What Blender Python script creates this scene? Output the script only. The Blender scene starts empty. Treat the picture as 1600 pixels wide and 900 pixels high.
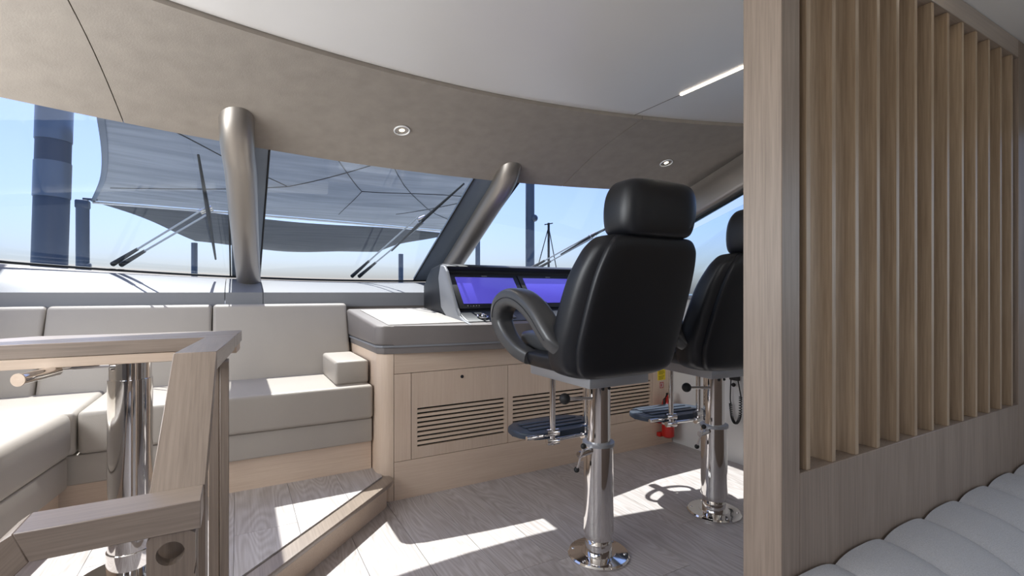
import bpy, bmesh, math, random
from mathutils import Vector, Matrix, Euler
random.seed(7)
C = bpy.context.scene.collection
S = bpy.context.scene
PI = math.pi
# ---------------------------------------------------------------- camera
YAW = math.radians(29.5)
cam_d = bpy.data.cameras.new('camera'); cam = bpy.data.objects.new('camera', cam_d); C.objects.link(cam)
cam.location = (0, 0, 1.15); cam.rotation_euler = (PI/2, 0, -YAW)
cam_d.sensor_width = 36; cam_d.lens = 36*760/1600; cam_d.shift_y = 7/1600
cam_d.clip_start = .05; cam_d.clip_end = 3000
S.camera = cam
# ---------------------------------------------------------------- sky, sun, exposure
w = bpy.data.worlds.new('sky'); S.world = w; w.use_nodes = True
nt = w.node_tree; nt.nodes.clear()
sky = nt.nodes.new('ShaderNodeTexSky'); sky.sky_type = 'NISHITA'; sky.sun_disc = False
sky.sun_elevation = math.radians(63); sky.sun_rotation = 0.0; sky.altitude = 0
sky.air_density = 1.0; sky.dust_density = 2.2; sky.ozone_density = 2.0
bg = nt.nodes.new('ShaderNodeBackground'); bg.inputs[1].default_value = .17
wo = nt.nodes.new('ShaderNodeOutputWorld')
tint = nt.nodes.new('ShaderNodeMix'); tint.data_type = 'RGBA'; tint.blend_type = 'MULTIPLY'; tint.inputs[0].default_value = 1; tint.inputs[7].default_value = (.95, 1.0, 1.25, 1)
nt.links.new(sky.outputs[0], tint.inputs[6]); nt.links.new(tint.outputs[2], bg.inputs[0]); nt.links.new(bg.outputs[0], wo.inputs[0])
sd = bpy.data.lights.new('sun', 'SUN'); sd.energy = 8.5; sd.angle = math.radians(.5); sd.color = (1, .96, .9)
so = bpy.data.objects.new('sun', sd); C.objects.link(so)
so.rotation_euler = (-math.radians(90-63.2), 0, 0)      # light travels towards -Y and down
def area(name, loc, rot, sx, sy, e, col=(1, 1, 1)):
    l = bpy.data.lights.new(name, 'AREA'); l.shape = 'RECTANGLE'; l.size = sx; l.size_y = sy; l.energy = e; l.color = col
    o = bpy.data.objects.new(name, l); C.objects.link(o); o.location = loc; o.rotation_euler = rot
    return o
# fill lamps added by the unseen aft door and port windows; starboard window daylight
area('aft_door_fill', (.7, -3.3, 1.25), (PI/2, 0, 0), 1.4, 1.7, 13, (1, .97, .94))
area('port_window_fill', (-1.42, 1.75, 1.45), (0, -PI/2-.15, 0), .8, 1.8, 48, (.95, .98, 1))
area('aft_port_window_fill', (-1.42, -.1, 1.5), (0, -PI/2, 0),   .8, 1.1, 15, (1, .97, .94))
area('starboard_window_daylight', (2.86, -.9, 1.45), (0, PI/2, 0), .8, 2.2, 8, (.8, .93, 1))
vs = S.view_settings
vs.view_transform = 'Standard'; vs.look = 'None'; vs.gamma = 1; vs.use_curve_mapping = False; vs.exposure = 0.0
# ---------------------------------------------------------------- materials
def mat(name):
    m = bpy.data.materials.new(name); m.use_nodes = True
    n = m.node_tree.nodes; b = n['Principled BSDF']
    return m, n, m.node_tree.links, b
def plain(name, col, rough=.5, metal=0, bump=0, scale=200, var=0, coat=0, spec=.5, vscale=4):
    m, n, l, b = mat(name)
    b.inputs['Base Color'].default_value = (*col, 1); b.inputs['Roughness'].default_value = rough
    b.inputs['Metallic'].default_value = metal; b.inputs['Specular IOR Level'].default_value = spec
    b.inputs['Coat Weight'].default_value = coat
    tc = n.new('ShaderNodeTexCoord')
    if bump:
        t = n.new('ShaderNodeTexNoise'); t.inputs['Scale'].default_value = scale; t.inputs['Detail'].default_value = 3
        bp = n.new('ShaderNodeBump'); bp.inputs['Strength'].default_value = bump; bp.inputs['Distance'].default_value = .002
        l.new(tc.outputs['Object'], t.inputs['Vector']); l.new(t.outputs['Fac'], bp.inputs['Height']); l.new(bp.outputs[0], b.inputs['Normal'])
    if var:
        t = n.new('ShaderNodeTexNoise'); t.inputs['Scale'].default_value = vscale; t.inputs['Detail'].default_value = 6
        r = n.new('ShaderNodeMapRange'); r.inputs[1].default_value = .3; r.inputs[2].default_value = .7
        r.inputs[3].default_value = 1-var; r.inputs[4].default_value = 1+var
        mx = n.new('ShaderNodeMix'); mx.data_type = 'RGBA'; mx.blend_type = 'MULTIPLY'; mx.inputs[0].default_value = 1
        mx.inputs[6].default_value = (*col, 1)
        l.new(tc.outputs['Object'], t.inputs['Vector']); l.new(t.outputs['Fac'], r.inputs[0])
        l.new(r.outputs[0], mx.inputs[7]); l.new(mx.outputs[2], b.inputs['Base Color'])
    return m
def wood(name, c0, c1, axis='Z', rough=.45, fine=170, contrast=1.0, cathedral=0.0, coat=0):
    """oak with the grain running along one axis"""
    m, n, l, b = mat(name)
    tc = n.new('ShaderNodeTexCoord'); oi = n.new('ShaderNodeObjectInfo')
    ad = n.new('ShaderNodeVectorMath'); ad.operation = 'ADD'
    rs = n.new('ShaderNodeVectorMath'); rs.operation = 'SCALE'; rs.inputs[0].default_value = (3.1, 2.3, 5.7)
    l.new(oi.outputs['Random'], rs.inputs['Scale']); l.new(tc.outputs['Object'], ad.inputs[0]); l.new(rs.outputs[0], ad.inputs[1])
    def mp(sa, sb):
        q = n.new('ShaderNodeMapping'); v = [sb]*3; v['XYZ'.index(axis)] = sa
        q.inputs['Scale'].default_value = v; l.new(ad.outputs[0], q.inputs[0]); return q
    q1 = mp(fine*.03, fine); t1 = n.new('ShaderNodeTexNoise'); t1.inputs['Scale'].default_value = 1; t1.inputs['Detail'].default_value = 4
    t1.inputs['Roughness'].default_value = .6
    l.new(q1.outputs[0], t1.inputs[0])
    q2 = mp(.5, 9); t2 = n.new('ShaderNodeTexNoise'); t2.inputs['Scale'].default_value = 1.6; t2.inputs['Detail'].default_value = 3
    l.new(q2.outputs[0], t2.inputs[0])
    mm = n.new('ShaderNodeMath'); mm.operation = 'MULTIPLY_ADD'; mm.inputs[1].default_value = .65
    l.new(t1.outputs['Fac'], mm.inputs[0])
    m2 = n.new('ShaderNodeMath'); m2.operation = 'MULTIPLY'; m2.inputs[1].default_value = .35; l.new(t2.outputs['Fac'], m2.inputs[0])
    l.new(m2.outputs[0], mm.inputs[2])
    src = mm.outputs[0]
    if cathedral:
        q3 = mp(1.3, 9); t3 = n.new('ShaderNodeTexNoise'); t3.inputs['Scale'].default_value = .8; t3.inputs['Detail'].default_value = 1
        l.new(q3.outputs[0], t3.inputs[0])
        s = n.new('ShaderNodeMath'); s.operation = 'MULTIPLY'; s.inputs[1].default_value = 130; l.new(t3.outputs['Fac'], s.inputs[0])
        sn = n.new('ShaderNodeMath'); sn.operation = 'SINE'; l.new(s.outputs[0], sn.inputs[0])
        s2 = n.new('ShaderNodeMath'); s2.operation = 'MULTIPLY_ADD'; s2.inputs[1].default_value = cathedral; l.new(sn.outputs[0], s2.inputs[0]); l.new(src, s2.inputs[2])
        src = s2.outputs[0]
    cr = n.new('ShaderNodeValToRGB'); cr.color_ramp.elements[0].position = .5-.2/contrast; cr.color_ramp.elements[1].position = .5+.2/contrast
    cr.color_ramp.elements[0].color = (*c0, 1); cr.color_ramp.elements[1].color = (*c1, 1)
    l.new(src, cr.inputs[0])
    hs = n.new('ShaderNodeHueSaturation'); rr = n.new('ShaderNodeMapRange'); rr.inputs[3].default_value = .92; rr.inputs[4].default_value = 1.06
    l.new(oi.outputs['Random'], rr.inputs[0]); l.new(rr.outputs[0], hs.inputs['Value']); l.new(cr.outputs[0], hs.inputs['Color'])
    l.new(hs.outputs[0], b.inputs['Base Color'])
    bp = n.new('ShaderNodeBump'); bp.inputs['Strength'].default_value = .12; bp.inputs['Distance'].default_value = .001
    l.new(src, bp.inputs['Height']); l.new(bp.outputs[0], b.inputs['Normal'])
    b.inputs['Roughness'].default_value = rough; b.inputs['Coat Weight'].default_value = coat; b.inputs['Coat Roughness'].default_value = .33
    return m
def glass(name, tint=(.9, .96, 1), refl=.12):
    m = bpy.data.materials.new(name); m.use_nodes = True; n = m.node_tree.nodes; l = m.node_tree.links; n.clear()
    o = n.new('ShaderNodeOutputMaterial'); t = n.new('ShaderNodeBsdfTransparent'); t.inputs[0].default_value = (*tint, 1)
    g = n.new('ShaderNodeBsdfGlossy'); g.inputs['Roughness'].default_value = .01; g.inputs[0].default_value = (.9, .95, 1, 1)
    f = n.new('ShaderNodeLayerWeight'); f.inputs['Blend'].default_value = .5
    pw_ = n.new('ShaderNodeMath'); pw_.operation = 'POWER'; pw_.inputs[1].default_value = 5; l.new(f.outputs['Facing'], pw_.inputs[0])
    sc_ = n.new('ShaderNodeMath'); sc_.operation = 'MULTIPLY_ADD'; sc_.inputs[1].default_value = .9; sc_.inputs[2].default_value = .05; l.new(pw_.outputs[0], sc_.inputs[0])
    mx = n.new('ShaderNodeMixShader'); l.new(sc_.outputs[0], mx.inputs[0]); l.new(t.outputs[0], mx.inputs[1]); l.new(g.outputs[0], mx.inputs[2]); l.new(mx.outputs[0], o.inputs[0])
    return m
def emit(name, col, s):
    m = bpy.data.materials.new(name); m.use_nodes = True; n = m.node_tree.nodes; b = n['Principled BSDF']
    b.inputs['Base Color'].default_value = (*col, 1); b.inputs['Emission Color'].default_value = (*col, 1); b.inputs['Emission Strength'].default_value = s
    b.inputs['Roughness'].default_value = .17
    return m
OAK0, OAK1 = (.62, .465, .345), (.75, .605, .475)
GO0, GO1 = (.20, .153, .118), (.345, .27, .212)
M = dict(
    oak_z=wood('light_oak_upright', OAK0, OAK1, 'Z', contrast=.8), oak_x=wood('light_oak_lengthwise', OAK0, OAK1, 'X', contrast=.8),
    grey_z=wood('grey_oak_upright', GO0, GO1, 'Z'), grey_x=wood('grey_oak_lengthwise', GO0, GO1, 'X', coat=1), grey_y=wood('grey_oak_across', GO0, GO1, 'Y', coat=1),
    slat=wood('slat_oak', (.26, .18, .11), (.46, .345, .23), 'Z', contrast=1.1),
    floor=wood('limed_oak_floor', (.36, .32, .30), (.56, .525, .52), 'Y', rough=.42, fine=120, contrast=.9, cathedral=.10),
    leather=plain('taupe_leather', (.40, .36, .315), .42, bump=.25, scale=350, var=.03),
    leather_lid=plain('cream_lid', (.5, .47, .43), .4),
    fascia=plain('grey_brown_leather', (.17, .15, .14), .6, bump=.2, scale=350, var=.05),
    black=plain('black_leather', (.008, .009, .012), .40, bump=.08, scale=400, spec=.5),
    black_soft=plain('black_vinyl', (.012, .013, .016), .45, bump=.1),
    armlea=plain('charcoal_leather', (.055, .056, .058), .34, bump=.15, scale=400, spec=.7),  # lighter than the black leather, putting the arm highlight into the colour
    suede=plain('taupe_suede', (.33, .29, .25), .9, bump=.25, scale=160, var=.07, vscale=14),
    white_ceiling=plain('white_ceiling_paint', (.76, .73, .70), .32, var=.01),
    white=plain('white_paint', (.70, .69, .67), .4), sill=plain('pale_grey_sill', (.22, .225, .24), .5, bump=.1),
    chrome=plain('polished_steel', (.80, .78, .76), .06, 1), satin=plain('satin_bronze_metal', (.38, .345, .31), .42, .8, coat=.15),
    bluetrim=plain('blue_grey_trim', (.20, .24, .30), .3, .3),
    brushed=plain('painted_aluminium', (.42, .43, .45), .4, .6),
    rubber=plain('black_rubber', (.012, .012, .012), .6), dark=plain('dark_gap', (.008, .007, .006), .9),
    bluepad=plain('blue_grey_grip', (.04, .055, .08), .4), screen=emit('lit_blue_screen', (.075, .065, .42), .85),
    smallscreen=emit('lit_small_screen', (.2, .45, .8), .8),
    glassm=glass('windscreen_glass'), red=plain('red_enamel', (.5, .015, .01), .3), yellow=plain('yellow_print', (.85, .65, .02), .5),
    lamp=emit('warm_lamp', (1, .86, .62), 12), led=emit('led_strip', (1, .9, .75), 5),
    pole=plain('dark_blue_grey_pole', (.075, .105, .16), .4), quilt=plain('silver_grey_weave', (.50, .50, .51), .8, bump=.8, scale=420, var=.10, vscale=330),  # pole blue-grey is lightened to paint in haze from the glass
    bright_white=plain('bright_white_tube', (.9, .9, .9), .4),
    sea=plain('sea_water', (.05, .12, .17), .15, bump=.4, scale=2), deck=plain('white_gelcoat', (.7, .7, .68), .4),
)
def fabric(name, col, tr):
    m = bpy.data.materials.new(name); m.use_nodes = True; n = m.node_tree.nodes; l = m.node_tree.links; n.clear()
    o = n.new('ShaderNodeOutputMaterial'); d = n.new('ShaderNodeBsdfDiffuse'); t = n.new('ShaderNodeBsdfTranslucent'); p = n.new('ShaderNodeBsdfTransparent')
    tc = n.new('ShaderNodeTexCoord'); mp = n.new('ShaderNodeMapping'); mp.inputs['Scale'].default_value = (.8, 5, 1)
    no = n.new('ShaderNodeTexNoise'); no.inputs['Scale'].default_value = 1.4; no.inputs['Detail'].default_value = 5
    cr = n.new('ShaderNodeValToRGB'); cr.color_ramp.elements[0].position = .3; cr.color_ramp.elements[1].position = .7
    cr.color_ramp.elements[0].color = (*[c*.8 for c in col], 1); cr.color_ramp.elements[1].color = (*[min(1, c*1.15) for c in col], 1)
    l.new(tc.outputs['Object'], mp.inputs[0]); l.new(mp.outputs[0], no.inputs[0]); l.new(no.outputs['Fac'], cr.inputs[0])
    l.new(cr.outputs[0], d.inputs[0]); l.new(cr.outputs[0], t.inputs[0])
    a = n.new('ShaderNodeMixShader'); a.inputs[0].default_value = .22; l.new(d.outputs[0], a.inputs[1]); l.new(t.outputs[0], a.inputs[2])
    b = n.new('ShaderNodeMixShader'); b.inputs[0].default_value = tr; l.new(a.outputs[0], b.inputs[1]); l.new(p.outputs[0], b.inputs[2])
    l.new(b.outputs[0], o.inputs[0]); return m
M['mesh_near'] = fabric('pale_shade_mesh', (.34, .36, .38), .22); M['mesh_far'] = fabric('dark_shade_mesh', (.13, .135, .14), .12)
# ---------------------------------------------------------------- geometry helpers
def nb(): return bmesh.new()
def box(bm, x0, x1, y0, y1, z0, z1, bev=0, seg=2, mtx=None):
    t = bmesh.new(); bmesh.ops.create_cube(t, size=1)
    for v in t.verts: v.co = Vector(((x0+x1)/2+v.co.x*(x1-x0), (y0+y1)/2+v.co.y*(y1-y0), (z0+z1)/2+v.co.z*(z1-z0)))
    if bev: bmesh.ops.bevel(t, geom=list(t.edges), offset=bev, segments=seg, profile=.5, affect='EDGES')
    merge(bm, t, mtx)
def merge(bm, t, mtx=None):
    if mtx: t.transform(mtx)
    me = bpy.data.meshes.new('t'); t.to_mesh(me); bm.from_mesh(me); t.free(); bpy.data.meshes.remove(me)
def basis(d):
    d = d.normalized(); up = Vector((0, 0, 1)) if abs(d.z) < .95 else Vector((1, 0, 0))
    a = d.cross(up).normalized(); return a, a.cross(d).normalized()
def tube(bm, pts, r, n=12, closed=False, caps=True, sx=1, sy=1, fixed=None):
    """sweep; r number or list; sx/sy squash; fixed = constant side vector"""
    pts = [Vector(p) for p in pts]; N = len(pts); rs = r if isinstance(r, (list, tuple)) else [r]*N; rings = []
    for i, p in enumerate(pts):
        if closed: d = pts[(i+1) % N]-pts[i-1]
        else: d = pts[min(i+1, N-1)]-pts[max(i-1, 0)]
        if fixed is not None: a = Vector(fixed).normalized(); b = a.cross(d.normalized()).normalized()
        else: a, b = basis(d)
        rings.append([bm.verts.new(p+a*math.cos(2*PI*k/n)*rs[i]*sx+b*math.sin(2*PI*k/n)*rs[i]*sy) for k in range(n)])
    for i in range(N if closed else N-1):
        A, B = rings[i], rings[(i+1) % N]
        for k in range(n): bm.faces.new((A[k], A[(k+1) % n], B[(k+1) % n], B[k]))
    if caps and not closed: bm.faces.new(rings[0][::-1]); bm.faces.new(rings[-1])
def sweep_rect(bm, pts, w_, h_, side, closed=False, rnd=.3, n=16):
    """rounded-rectangle section sweep"""
    pts = [Vector(p) for p in pts]; N = len(pts); rings = []; a = Vector(side).normalized()
    for i, p in enumerate(pts):
        d = (pts[(i+1) % N]-pts[i-1]) if closed else pts[min(i+1, N-1)]-pts[max(i-1, 0)]
        b = a.cross(d.normalized()).normalized(); ring = []
        ww = w_[i] if isinstance(w_, list) else w_; hh = h_[i] if isinstance(h_, list) else h_
        for k in range(n):
            an = 2*PI*(k+.5)/n; c, s = math.cos(an), math.sin(an)
            ring.append(bm.verts.new(p+a*ww/2*math.copysign(abs(c)**rnd, c)+b*hh/2*math.copysign(abs(s)**rnd, s)))
        rings.append(ring)
    for i in range(N if closed else N-1):
        A, B = rings[i], rings[(i+1) % N]
        for k in range(n): bm.faces.new((A[k], A[(k+1) % n], B[(k+1) % n], B[k]))
    if not closed: bm.faces.new(rings[0][::-1]); bm.faces.new(rings[-1])
def lathe(bm, prof, cx=0, cy=0, n=40):
    rings = [[bm.verts.new((cx+r*math.cos(2*PI*k/n), cy+r*math.sin(2*PI*k/n), z)) for k in range(n)] for r, z in prof]
    for A, B in zip(rings, rings[1:]):
        for k in range(n): bm.faces.new((A[k], A[(k+1) % n], B[(k+1) % n], B[k]))
    bm.faces.new(rings[0][::-1]); bm.faces.new(rings[-1])
def sphere(bm, c, r, sc=(1, 1, 1)):
    t = bmesh.new(); bmesh.ops.create_uvsphere(t, u_segments=16, v_segments=10, radius=r)
    for v in t.verts: v.co = Vector(c)+Vector((v.co.x*sc[0], v.co.y*sc[1], v.co.z*sc[2]))
    merge(bm, t)
def prism(bm, poly, axis, a0, a1, bev=0, seg=2):
    """extrude polygon along an axis; poly coords are the two other axes in order"""
    t = bmesh.new()
    def P(p, a):
        return Vector((a, p[0], p[1])) if axis == 'X' else Vector((p[0], a, p[1])) if axis == 'Y' else Vector((p[0], p[1], a))
    A = [t.verts.new(P(p, a0)) for p in poly]; B = [t.verts.new(P(p, a1)) for p in poly]; n = len(poly)
    t.faces.new(A); t.faces.new(B[::-1])
    for i in range(n): t.faces.new((A[i], A[(i+1) % n], B[(i+1) % n], B[i]))
    if bev: bmesh.ops.bevel(t, geom=list(t.edges), offset=bev, segments=seg, profile=.5, affect='EDGES')
    merge(bm, t)
def grid(bm, F, nu, nv, thick=None):
    """surface F(u,v) with optional closed thickness vector function"""
    T = [[bm.verts.new(F(i/nu, j/nv)) for j in range(nv+1)] for i in range(nu+1)]
    for i in range(nu):
        for j in range(nv): bm.faces.new((T[i][j], T[i+1][j], T[i+1][j+1], T[i][j+1]))
    if thick is None: return
    B = [[bm.verts.new(Vector(thick(i/nu, j/nv))) for j in range(nv+1)] for i in range(nu+1)]
    for i in range(nu):
        for j in range(nv): bm.faces.new((B[i][j], B[i][j+1], B[i+1][j+1], B[i+1][j]))
    for i in range(nu):
        bm.faces.new((T[i][0], B[i][0], B[i+1][0], T[i+1][0])); bm.faces.new((T[i][nv], T[i+1][nv], B[i+1][nv], B[i][nv]))
    for j in range(nv):
        bm.faces.new((T[0][j], T[0][j+1], B[0][j+1], B[0][j])); bm.faces.new((T[nu][j], B[nu][j], B[nu][j+1], T[nu][j+1]))
def mk(name, bm, m, parent=None, smooth=True, label=None, sub=0, loc=None):
    bmesh.ops.recalc_face_normals(bm, faces=bm.faces)
    me = bpy.data.meshes.new(name); bm.to_mesh(me); bm.free()
    me.materials.append(m if not isinstance(m, str) else M[m])
    if smooth:
        me.polygons.foreach_set('use_smooth', [True]*len(me.polygons)); me.set_sharp_from_angle(angle=math.radians(40))
    o = bpy.data.objects.new(name, me); C.objects.link(o)
    if parent: o.parent = parent
    if loc: o.location = loc
    if label: o['label'] = label
    if sub: md = o.modifiers.new('sub', 'SUBSURF'); md.levels = sub; md.render_levels = sub
    return o
def tag(o, label, cat, group=None, kind=None):
    o['label'] = label; o['category'] = cat
    if group: o['group'] = group
    if kind: o['kind'] = kind
    return o
def empty(name, loc=(0, 0, 0), rz=0):
    o = bpy.data.objects.new(name, None); C.objects.link(o); o.location = loc; o.rotation_euler = (0, 0, rz); o.empty_display_size = .1; return o
def struct(name, bm, m, parent=None, label=None, cat='structure'):
    o = mk(name, bm, m, parent)
    if not parent: o['kind'] = 'structure'
    if label: o['label'] = label
    if not parent: o['category'] = cat
    return o
def bx(name, m, parent, *a, bev=0, label=None, seg=2):
    b = nb(); box(b, *a, bev=bev, seg=seg); return mk(name, b, m, parent, label=label)
def cyl(name, m, parent, p0, p1, r, n=20, label=None):
    b = nb(); tube(b, [p0, p1], r, n); return mk(name, b, m, parent, label=label)
# ---------------------------------------------------------------- arcs of the wheelhouse
XL, XR = -1.45, 2.93
def arc_in(x): return 2.155-.12*(x-.9)**2                 # edge of the white ceiling panel
def arc_top(x): return 2.927-.107*(x-.975)**2              # top of the windscreen
def arc_sill(x): return 4.20-.11*(x-.95)**2                # foot of the windscreen
def z_sill(x): return 1.25+.016*(x-.95)**2
ZT = 1.90
def G(x, s, off=0):                                        # windscreen surface, s 0 top - 1 foot
    y = arc_top(x)*(1-s)+arc_sill(x)*s; z = ZT*(1-s)+z_sill(x)*s
    return Vector((x, y+off*.42, z+off*.9))
# ---------------------------------------------------------------- setting
fl = nb(); box(fl, -1.6, 3.0, -3.6, 2.9, -.12, -.012); floor = struct('floor', fl, 'dark', label='washed grey oak plank floor', cat='floor')
def edge_x(y): return .70+(y-2.60)*.96                    # diagonal edge of the raised platform
# planks of the lower floor, running fore and aft
pw = .24; k = 0; x = -1.45
while x < 2.93:
    y = -1.2-random.random()*.9
    while y < 2.66:
        L = 1.5; x1 = min(x+pw, 2.93); y1 = min(y+L, 2.66)
        if y1-y > .02:
            b = nb(); box(b, x+.0008, x1-.0008, y+.0008, y1-.0008, -.012, 0, bev=.0008, seg=1); mk('plank', b, 'floor', floor, smooth=False)
        y += L
    x += pw
b = nb(); box(b, -1.45, 2.93, -3.5, -2.1, -.012, 0); mk('aft_floor_board', b, 'floor', floor)
# raised platform with a diagonal nosing
plat = empty('trim_1'); plat['kind'] = 'structure'; plat['category'] = 'step'; plat['label'] = 'raised oak platform step with diagonal nosing in front of sofa'
def plat_poly(off=0, rad=.10):
    # corner near the console is rounded
    o = off; pts = [(-1.45, 3.5), (.76, 3.5), (.76, 2.72)]
    cx, cy = .66, 2.66
    pts = [(XL, 3.5), (.66, 3.5), (.72-o*.3, 2.66)]
    for a in (20, 0, -22, -45): pts.append((.655+(.085-o)*math.cos(math.radians(a)), 2.625+(.085-o)*math.sin(math.radians(a))))
    dx = .0 ; p = pts[-1]; L = 2.1
    pts.append((p[0]-L*.70, p[1]-L*.714)); pts.append((XL, p[1]-L*.714))
    return pts
b = nb(); prism(b, plat_poly(.035), 'Z', 0, .118); mk('riser', b, 'oak_x', plat)
pp = plat_poly(0); b = nb(); prism(b, pp, 'Z', .118, .143, bev=.006); mk('nosing', b, 'grey_y', plat)
# platform planks, clipped by the diagonal
def clip_plank(x0, x1, y0, y1, z0, z1):
    q = []
    e0 = pp[-3]
    def inside(p): return (p[1]-(e0[1]+.055)) - (p[0]-(e0[0]-.055))*(.714/.70) > 0
    poly = [(x0, y0), (x1, y0), (x1, y1), (x0, y1)]
    for i, p in enumerate(poly):
        r_ = poly[(i+1) % 4]; a, c = inside(p), inside(r_)
        if a: q.append(p)
        if a != c:
            f = lambda t: (p[0]+(r_[0]-p[0])*t, p[1]+(r_[1]-p[1])*t); lo, hi = 0., 1.
            for _ in range(30):
                m_ = (lo+hi)/2
                if inside(f(m_)) == a: lo = m_
                else: hi = m_
            q.append(f(lo))
    return q
x = XL
while x < .66:
    x1 = min(x+pw, .69)
    for (ya, yb) in ((1.0, 1.9), (1.9, 2.83)) if int((x-XL)/pw+.5) % 2 else ((1.0, 2.3), (2.3, 2.83)):
        q = clip_plank(x+.0008, x1-.0008, ya+.0008, yb-.0008, 0, 0)
        if len(q) > 2: b = nb(); prism(b, q, 'Z', .1435, .151); mk('plank', b, 'floor', plat, smooth=False)
    x += pw
# walls
b = nb(); box(b, XR, XR+.08, -3.5, 3.9, -.1, 1.10); struct('wall_starboard', b, 'white', label='white lower side wall beside the helm', cat='wall')
b = nb(); box(b, XL-.08, XL, -3.5, 3.9, -.1, 1.10); struct('wall_port', b, 'fascia', label='port side wall behind the sofa', cat='wall')
b = nb()
for x0, x1 in ((XL, 0), (1.4, XR)): box(b, x0, x1, -3.55, -3.45, 0, 2.14)
struct('wall_aft', b, 'grey_z', label='aft saloon wall beside the cockpit door', cat='wall')
b = nb(); box(b, XL-.1, XL, -3.5, 1.0, 1.85, 2.14); box(b, XL-.1, XL, -.95, -.75, 1.1, 1.9); struct('trim_2', b, 'suede', label='port window header', cat='trim')
b = nb(); box(b, XR, XR+.1, -3.5, 1.0, 1.85, 2.14); box(b, XR, XR+.1, .62, .85, 1.1, 1.9); struct('trim_3', b, 'suede', label='starboard window header', cat='trim')
# white ceiling panel with its curved forward edge
b = nb(); n = 48; xs = [XL-.05+(XR+.1-XL)*i/n for i in range(n+1)]
prism(b, [(XL-.05, -3.5)]+[(x, arc_in(x)-.004) for x in xs]+[(XR+.05, -3.5)], 'Z', 2.14, 2.17)
ceil_ = struct('ceiling', b, 'white_ceiling', label='glossy white ceiling panel with curved forward edge', cat='ceiling')
b = nb(); box(b, XL-.1, XR+.1, -3.6, 2.1, 2.20, 2.25); mk('roof_deck', b, 'white', ceil_)
# suede headliner: panels with dark seams
hl = empty('trim_4'); hl['kind'] = 'structure'; hl['category'] = 'headliner'; hl['label'] = 'taupe suede headliner curving above the windscreen'
def head_panel(xa0, xa1, xb0, xb1):
    def F(u, v):
        xi = xa0+(xa1-xa0)*u; xo = xb0+(xb1-xb0)*u; A = Vector((xi, arc_in(xi), 2.122)); B = Vector((xo, arc_top(xo), ZT))
        p = A.lerp(B, v); p.z += .03*math.sin(PI*v); return p
    def T(u, v):
        p = F(u, v); return (p.x, p.y, 2.28)
    b = nb(); grid(b, F, 24, 10, T); return mk('headliner_panel', b, 'suede', hl)
for q in ((XL-.05, -.487, XL-.05, -.437), (-.483, 1.978, -.433, 1.998), (1.982, XR+.05, 2.002, XR+.05)): head_panel(*q)
b = nb()
def FJ(u, v):
    x = XL+(XR-XL)*u; A = Vector((x, arc_in(x)-.02, 2.19)); B = Vector((x, arc_top(x)-.02, ZT+.06)); return A.lerp(B, v)
grid(b, FJ, 30, 2); mk('seam_backing', b, 'dark', hl)
# windscreen sill: sloping pale ledge and dark fascia below it
sl = empty('trim_5'); sl['kind'] = 'structure'; sl['category'] = 'sill'; sl['label'] = 'pale sloping windscreen sill above a dark leather fascia'
def sill_in(x): return 3.60-.02*(x-.95)**2
def sill_part(x0, x1):
    def F(u, v):
        x = x0+(x1-x0)*u; A = Vector((x, sill_in(x), 1.150)); B = Vector((x, arc_sill(x)+.03, z_sill(x)-.012)); p = A.lerp(B, v); p.z += .014*math.sin(PI*v); return p
    b = nb(); grid(b, F, 20, 8, lambda u, v: F(u, v)-Vector((0, 0, .10))); mk('sill_panel', b, 'sill', sl)
    b = nb(); grid(b, lambda u, v: Vector((x0+(x1-x0)*u, sill_in(x0+(x1-x0)*u)+.012, 1.138-.55*v)), 20, 2, lambda u, v: Vector((x0+(x1-x0)*u, sill_in(x0+(x1-x0)*u)+.05, 1.138-.55*v)))
    mk('fascia_panel', b, 'fascia', sl)
for a_, c_ in ((XL, -.068), (-.064, .148), (.152, 1.70), (1.704, XR)): sill_part(a_, c_)
# windscreen panes with black edge gaskets
pane_edges = [(-1.5, -.04), (.15, 1.36), (1.68, 2.90)]
for i, (xa, xb) in enumerate(pane_edges):
    o = empty('window_%d' % (i+1)); o['kind'] = 'structure'; o['category'] = 'window'
    o['label'] = ('port windscreen pane left of the first pillar', 'centre windscreen pane between the two round pillars', 'starboard windscreen pane ahead of the helm')[i]
    b = nb(); x0, x1 = (-1.5, .09, 1.56)[i], (.09, 1.56, 3.0)[i]
    grid(b, lambda u, v: G(x0+(x1-x0)*u, v*1.03-.03, .02), 16, 1); mk('pane', b, 'glassm', o)
    b = nb(); tube(b, [G(x0+(x1-x0)*j/16, 1.0, .0) for j in range(17)], .008, 8); mk('gasket', b, 'rubber', o)
    for e, x in enumerate((xa, xb)):
        if i == 0 and e == 0: continue
        b = nb(); tube(b, [G(x, 0, 0), G(x, .5, 0), G(x, 1, 0)], .005, 8); mk('gasket', b, 'rubber', o)
b = nb()                                                    # trim strips between glass and pillars, bluish glass reflection put into their colour
def strip(xa, xb):
    b = nb(); grid(b, lambda u, v: G(xa+(xb-xa)*u, v, .004), 2, 6, lambda u, v: G(xa+(xb-xa)*u, v, .03)); return b
for j, (xa, xb) in enumerate(((-.03, .15), (1.365, 1.68))):
    o = mk('trim_%d' % (6+j), strip(xa, xb), 'bluetrim'); o['kind'] = 'structure'; o['category'] = 'trim'; o['label'] = ('flat trim behind the first pillar', 'flat trim behind the second pillar')[j]
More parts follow.
